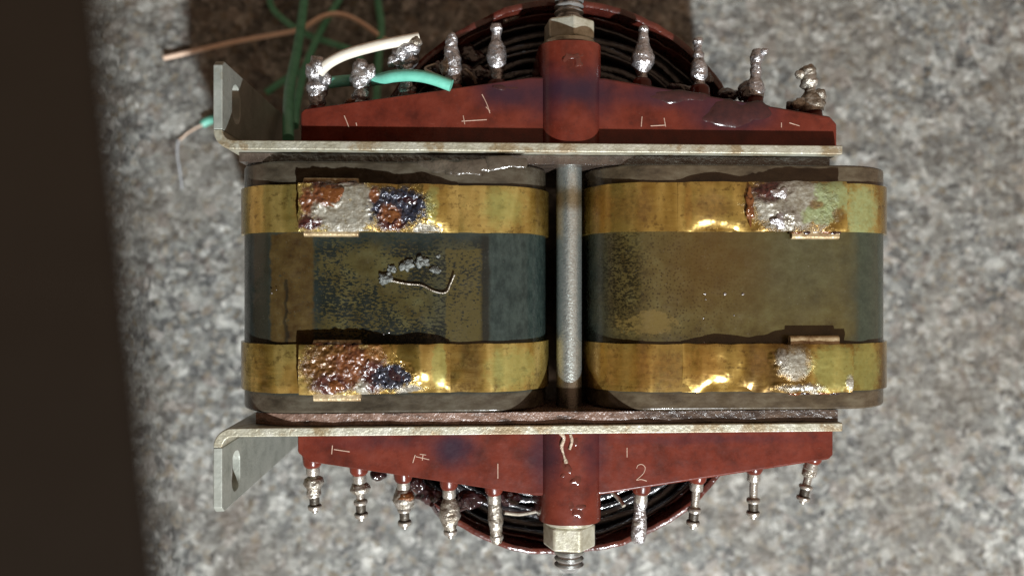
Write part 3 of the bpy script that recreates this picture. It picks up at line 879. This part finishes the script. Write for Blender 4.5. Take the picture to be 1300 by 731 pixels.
# --- red terminal bars
def bar(sgn):
    if sgn > 0:
        poly = [(-21.9, 18.45), (-21.9, 22.3), (-21.3, 22.85), (8.4, 27.35), (17.0, 27.3), (47.0, 22.65), (48.0, 21.6), (48.0, 18.45)]; mt = M_blockT; yo = 18.45; ye = 31.6
    else:
        poly = [(-22.3, -18.57), (-22.3, -20.9), (-20.7, -22.2), (8.5, -26.9), (16.7, -26.85), (46.9, -22.6), (47.5, -22.0), (47.5, -18.57)]; mt = M_blockB; yo = 18.57; ye = 30.3
    o = bm_obj('terminal_bar', prism([poly], HT - 9.5, HT - 1.6, 'xyz'), mt, TR, bevel=.28, segs=3)
    o['label'] = 'red terminal bar with grey solder on its pins' if sgn > 0 else 'red terminal bar with clean turned pins, marked 1 and 2'
    # humped boss round the rod
    hw = 4.15; prof = [(12.75 - hw, HT - 15), (12.75 + hw, HT - 15)]
    for k in range(25):
        a = math.pi * k / 24
        c, s = math.cos(a), math.sin(a)
        prof.append((12.75 + hw * math.copysign(abs(c) ** .72, c), HT - 4.2 + 4.3 * s ** .8))
    bm = prism([prof], sgn * (yo + .01), sgn * ye, 'xzy')
    bm_obj('boss', bm, mt, o, bevel=.45, segs=3, auto=40)
    return o
BT = bar(1); BB = bar(-1)

# clean turned pins of the lower bar
pin_prof = [(-1.2, .78), (.0, .78), (.02, .88), (.9, .90), (1.05, .82), (1.12, .56), (3.3, .54), (3.36, .84), (3.5, .92), (3.72, .92), (3.9, .84), (3.95, .66), (5.0, .64), (5.06, .84), (5.2, .92), (5.5, .90), (5.65, .8), (5.7, .42), (6.05, .36), (6.15, .2)]
def split_pin(parent, base, direc, scale=1.0):
    prof = [(h * scale, r) for h, r in pin_prof]
    v, f = lathe_geo(prof, base, direc, 24)
    o = mesh_obj('terminal_pin', v, f, M_pin, parent, auto=30)
    o.data.materials.append(M_pindark)
    for p in o.data.polygons:
        ring = p.index // 24
        if ring in (11, 12) and p.index < 24 * (len(prof) - 1):
            p.material_index = 1
    return o
def socket(parent, base, direc, seed, r=1.05):
    v, f = lathe_geo([(-1.6, r + .25), (-.1, r + .15), (.2, r), (.4, r - .2)], base, direc, 20, lump=.08, seed=seed)
    return mesh_obj('socket', v, f, M_blockB if base[1] < 0 else M_blockT, parent, auto=40)

low = [((397, 589), (400, 651)), ((456, 599), (459, 661)), ((512, 608), (514, 671)), ((570, 617), (572, 683)), ((627, 624), (631, 689)), ((814, 623), (810, 689)), ((885, 609), (879, 671)), ((957, 597), (956, 659)), ((1031, 584), (1018, 639))]
for i, (a, b) in enumerate(low):
    A = Vector(P(a[0], a[1], 4.6)); Bv = Vector(P(b[0], b[1], 4.9))
    dv = Bv - A
    socket(BB, A, dv, i)
    split_pin(BB, A + dv.normalized() * .35, dv, (dv.length - .35) / 6.15)
def sleeve(parent, a, b, prof, mt, seed, d=4.8, lumpy=.16, name='solder_blob'):
    A = Vector(P(a[0], a[1], d)); Bv = Vector(P(b[0], b[1], d)); dv = Bv - A
    L = dv.length
    v, f = lathe_geo(dense([(h * L, r) for h, r in prof]), A, dv, 26, lump=lumpy, seed=seed, freq=1.1)
    return mesh_obj(name, v, f, mt, parent, auto=0)
# old solder left on some of the lower pins
sleeve(BB, *low[0], [(.22, .4), (.28, 1.15), (.40, 1.3), (.50, .9), (.60, .95), (.68, .7)], M_soldB, 1)
sleeve(BB, *low[1], [(.18, .5), (.24, 1.1), (.34, 1.35), (.42, 1.05), (.46, .5)], M_soldB, 2)
sleeve(BB, *low[2], [(.10, .4), (.16, .9), (.30, 1.4), (.42, 1.5), (.56, 1.05), (.64, .4)], M_soldB, 3)
sleeve(BB, (low[2][0][0] + 2, low[2][0][1]), low[2][1], [(.20, .3), (.26, 1.1), (.36, 1.35), (.44, .9), (.46, .3)], M_resin, 33, d=4.5)
sleeve(BB, *low[3], [(.08, .5), (.22, .8), (.40, 1.3), (.56, 1.5), (.70, 1.0), (.85, .75), (.9, .4)], M_soldB, 4)
sleeve(BB, *low[4], [(.0, .6), (.2, .85), (.45, .95), (.55, 1.05), (.7, .8), (.95, .75), (1.0, .5)], M_soldB, 5, lumpy=.12)
sleeve(BB, *low[5], [(.05, .6), (.15, .95), (.35, .78), (.55, .9), (.75, 1.05), (.95, .95), (1.0, .6)], M_solder, 6, lumpy=.14)
sleeve(BB, *low[8], [(.05, .6), (.15, .95), (.35, .9), (.42, .4)], M_soldB, 9)

high = [((403, 138), (403, 72)), ((458, 134), (459, 76)), ((517, 120), (513, 52)), ((576, 112), (573, 43)), ((631, 106), (630, 31)), ((815, 104), (817, 34)), ((888, 112), (886, 49)), ((957, 124), (962, 64)), ((1031, 142), (1025, 83))]
hp = [
    ([(0, .8), (.12, 1.15), (.26, 1.15), (.4, 1.5), (.55, 1.2), (.68, 1.5), (.82, 1.1), (.95, .9), (1, .5)], M_solder, .30),
    ([(0, .7), (.15, 1.2), (.3, .95), (.45, 1.2), (.62, 1.45), (.78, 1.1), (.9, 1.0), (1, .5)], M_solder, .32),
    ([(0, .9), (.12, 1.1), (.22, .8), (.35, .7), (.48, 1.1), (.60, 1.7), (.75, 1.8), (.9, 1.5), (1, .9)], M_solder, .32),
    ([(0, .7), (.15, 1.1), (.3, 1.25), (.5, 1.2), (.65, .95), (.78, .7), (.9, .8), (1, .5)], M_solder, .24),
    ([(0, .6), (.12, .8), (.3, 1.15), (.45, 1.35), (.55, 1.2), (.62, 1.1), (.72, .65), (.85, .62), (.92, .85), (1, .6)], M_solder, .14),
    ([(0, .7), (.12, .72), (.2, 1.0), (.32, 1.55), (.46, 1.55), (.58, 1.15), (.72, .75), (.9, .62), (.94, .75), (1, .5)], M_solder, .12),
    ([(0, .8), (.14, .7), (.22, 1.1), (.38, 1.15), (.5, 1.0), (.58, .65), (.68, .8), (.72, .55), (.88, .5), (.92, .75), (1, .55)], M_solder, .10),
    ([(0, 1.3), (.15, 1.4), (.3, 1.15), (.42, .7), (.55, .75), (.7, .7), (.85, .95), (1, .7)], M_solder, .14),
    ([(0, 1.6), (.15, 1.7), (.3, 1.3), (.42, .8), (.5, .7), (.6, 1.2), (.75, 1.0), (.9, 1.1), (1, .5)], M_soldB, .30),
]
for i, ((a, b), (prof, mt, lm)) in enumerate(zip(high, hp)):
    A = Vector(P(a[0], a[1], 4.8)); Bv = Vector(P(b[0], b[1], 4.6)); dv = Bv - A
    socket(BT, A, dv, 20 + i, 1.15)
    v, f = lathe_geo([(-1.2, .5), (dv.length * .9, .5)], A, dv, 12)
    mesh_obj('terminal_pin', v, f, M_pin, BT)
    sleeve(BT, a, b, prof, mt, 70 + i, 4.6, lm)
for px, py, d, rx, ry, rz, mt, sd in ((970, 66, 4, .5, .45, .5, M_solder, 1), (396, 90, 3.8, .8, 1.0, .8, M_solder, 2), (413, 100, 3.8, .8, .9, .7, M_solder, 3), (470, 92, 4, .9, 1.0, .8, M_solder, 4), (500, 78, 3.6, .9, .8, .8, M_solder, 5), (524, 62, 3.6, 1.0, .9, .9, M_solder, 6), (566, 85, 4.2, .8, 1.1, .8, M_soldB, 7), (1015, 95, 4.2, .7, .6, .6, M_soldB, 8), (1040, 122, 4.4, .9, 1.0, .9, M_soldB, 9), (1016, 132, 4.4, 1.1, .7, .9, M_soldB, 10), (947, 118, 4.4, .8, .9, .8, M_tar, 11), (448, 130, 4.5, .9, .5, .6, M_resin, 12), (520, 60, 2.2, 1.2, .9, .8, M_solder, 13), (511, 68, 2.6, .9, .9, .7, M_solder, 14), (404, 84, 2.0, .7, .9, .6, M_solder, 15), (528, 54, 1.9, .9, .7, .6, M_soldB, 16)):
    lump('solder_blob', P(px, py, d), rx, ry, rz, mt, BT, .4, 1.4, 90 + sd, 3)

# wire stubs soldered to the upper pins
tube('wire_stub', [P(405, 92, 2.6), P(418, 80, 2.2), P(440, 69, 2.0), P(475, 59, 1.8), P(505, 53, 2.0), P(532, 48, 2.3)], .70, M_white, BT, 14, 8)
tube('wire_stub', [P(412, 106, 5.4), P(436, 103, 6.6), P(459, 102, 6.4), P(480, 101, 4.6), P(500, 97, 2.6), P(525, 96, 1.6), P(548, 100, 1.2), P(573, 109, 1.0)], .78, M_turq, BT, 14, 8)

# scratched marks and numbers
def scratch(parent, strokes, d=1.6):
    bm_pts = []
    for st in strokes:
        tube('engraved_mark', [P(x, y, d) for x, y in st], .062, M_mark, parent, 6, 4, wob=.3)
scratch(BB, [[(632, 588), (632, 607)]])
scratch(BB, [[(808, 594), (810, 590), (815, 589), (819, 593), (817, 600), (811, 606), (808, 609), (814, 608), (821, 610)]])
scratch(BB, [[(422, 565), (421, 576)], [(424, 570), (444, 573)]])
scratch(BB, [[(527, 577), (524, 587)], [(528, 579), (545, 583)], [(537, 577), (536, 584)], [(533, 576), (541, 577)]])
scratch(BB, [[(796, 568), (796, 580)]])
scratch(BT, [[(437, 147), (440, 154), (443, 162)], [(452, 156), (453, 160)]])
scratch(BT, [[(586, 154), (618, 152)], [(588, 147), (590, 158)], [(612, 120), (618, 132), (622, 144)], [(617, 136), (622, 141)]])
scratch(BT, [[(815, 148), (814, 161)], [(843, 150), (845, 161)], [(826, 160), (845, 159)]])
scratch(BT, [[(992, 156), (992, 162)], [(1002, 156), (1015, 160)]])

# dried varnish on the bosses and bars
def drip(pts, r, mt, parent, name='varnish_drip'):
    tube(name, pts, r, mt, parent, 10, 5, wob=.7)
drip([P(712, 549, -.1), P(716, 556, -.2), P(713, 566, -.1), P(716, 578, -.2), P(719, 587, -.1)], .25, M_cream, BB)
drip([P(724, 551, -.15), P(726, 560, -.2), P(723, 570, -.15)], .22, M_cream, BB)
for k, (px, py, rx, ry) in enumerate(((723, 600, .9, 1.3), (729, 607, .6, .8), (727, 645, 1.0, 1.1), (720, 632, .5, .8), (733, 650, .7, .6), (728, 566, .5, 1.6))):
    lump('varnish_drip', P(px, py, .02), rx, ry, .14, M_smoke, BB, 1.1, .9, 120 + k, 4)
for k, (px, py, rx, ry) in enumerate(((726, 74, 1.3, .8), (732, 80, .6, .6))):
    lump('varnish_drip', P(px, py, .02), rx, ry, .13, M_smoke, BT, 1.1, .9, 140 + k, 4)
lump('varnish_drip', P(935, 146, 1.8), 4.4, 1.7, .5, M_soot, BT, .5, .35, 150, 4)
lump('varnish_drip', P(860, 124, 1.8), 4.5, .8, .35, M_soot, BT, .5, .4, 151, 4)
lump('varnish_drip', P(640, 112, 1.8), 2.2, .5, .28, M_soot, BT, .5, .6, 152, 4)

# ------------------------------------------------------------------ loose wires behind the transformer
def loose(name, label, cat, pts, r, mat, group=None, segs=12, n=8):
    o = tube(name, pts, r, mat, None, segs, n)
    o['label'] = label; o['category'] = cat
    if group: o['group'] = group
    return o
G = 'loose green wires behind the left bracket'
GD = HT - 1.6
loose('insulated_wire', 'thick green wire running straight up past the bent flange', 'wire', [P(366, 176, 20), P(366, 150, 24), P(368, 110, 34), P(378, 60, 50), P(385, 10, 66), P(392, -60, GD)], .88, M_green, G)
loose('insulated_wire', 'green wire slanting up right behind the thick green wire', 'wire', [P(374, 160, 36), P(377, 130, 42), P(388, 85, 60), P(406, 42, 76), P(432, -2, GD), P(470, -60, GD)], .74, M_green, G)
loose('insulated_wire', 'thin green wire curving across under the copper wire', 'wire', [P(338, -40, GD), P(343, 3, GD), P(356, 22, GD - 1), P(385, 42, GD - 3), P(420, 55, GD - 1.5), P(452, 68, GD), P(470, 100, GD)], .72, M_green, G)
loose('insulated_wire', 'green wire dropping from the top edge behind the white stub', 'wire', [P(478, -50, GD), P(480, 0, GD), P(484, 35, GD), P(481, 70, GD), P(478, 130, GD)], .85, M_green, G)
loose('insulated_wire', 'short green wire end poking out left of the thick wire', 'wire', [P(338, 118, GD), P(352, 108, GD - .3), P(366, 99, GD - 1), P(390, 88, GD)], .74, M_green, G)
loose('copper_wire', 'bare copper wire arching across the shadow to the left', 'wire', [P(208, 74, GD + .3), P(252, 64, GD), P(300, 53, GD - 2), P(350, 44, GD - 5), P(382, 37, GD - 8), P(408, 22, GD - 7), P(430, 18, GD - 5), P(455, 27, GD - 3), P(485, 48, GD), P(520, 75, GD)], .55, M_copper)
loose('wire_stub', 'tiny turquoise wire stub on the granite left of the flange', 'wire', [P(257, 158, GD), P(264, 154, GD), P(275, 151, GD)], .9, M_turq)
loose('thread', 'thin pale thread lying on the granite beside the left core', 'thread', [P(226, 178, GD + .8), P(225, 195, GD + .8), P(228, 215, GD + .8), P(231, 240, GD + .8)], .22, M_thread_w)
loose('wire_scrap', 'hair-thin copper strand ending at the turquoise stub', 'wire', [P(228, 178, GD + .8), P(240, 168, GD + .6), P(258, 158, GD + .2)], .17, M_copper)

# ------------------------------------------------------------------ unidentified dark shape at the left, built as a made-up slab on legs
BN = thing('dark_shape', 'unidentified dark blurred shape along the left edge, built as a made-up slab', 'dark_shape', (-150, 0, 0))
def shape_part(name, bm):
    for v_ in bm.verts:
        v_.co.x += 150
    return bm_obj(name, bm, M_standin, BN, bevel=.5, segs=3)
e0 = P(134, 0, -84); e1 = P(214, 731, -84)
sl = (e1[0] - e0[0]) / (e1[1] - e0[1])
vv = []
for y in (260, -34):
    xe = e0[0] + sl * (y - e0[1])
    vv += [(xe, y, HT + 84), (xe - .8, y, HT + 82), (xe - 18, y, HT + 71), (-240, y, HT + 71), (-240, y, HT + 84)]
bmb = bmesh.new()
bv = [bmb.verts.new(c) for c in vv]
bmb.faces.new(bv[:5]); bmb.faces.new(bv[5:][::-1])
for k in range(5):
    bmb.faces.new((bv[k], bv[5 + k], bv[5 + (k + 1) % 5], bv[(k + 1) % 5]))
shape_part('stand_in_slab', bmb)
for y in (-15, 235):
    shape_part('added_leg', box_bm(-215, -185, y - 15, y + 15, 0, HT + 70.9))  # legs added out of view to carry the made-up slab
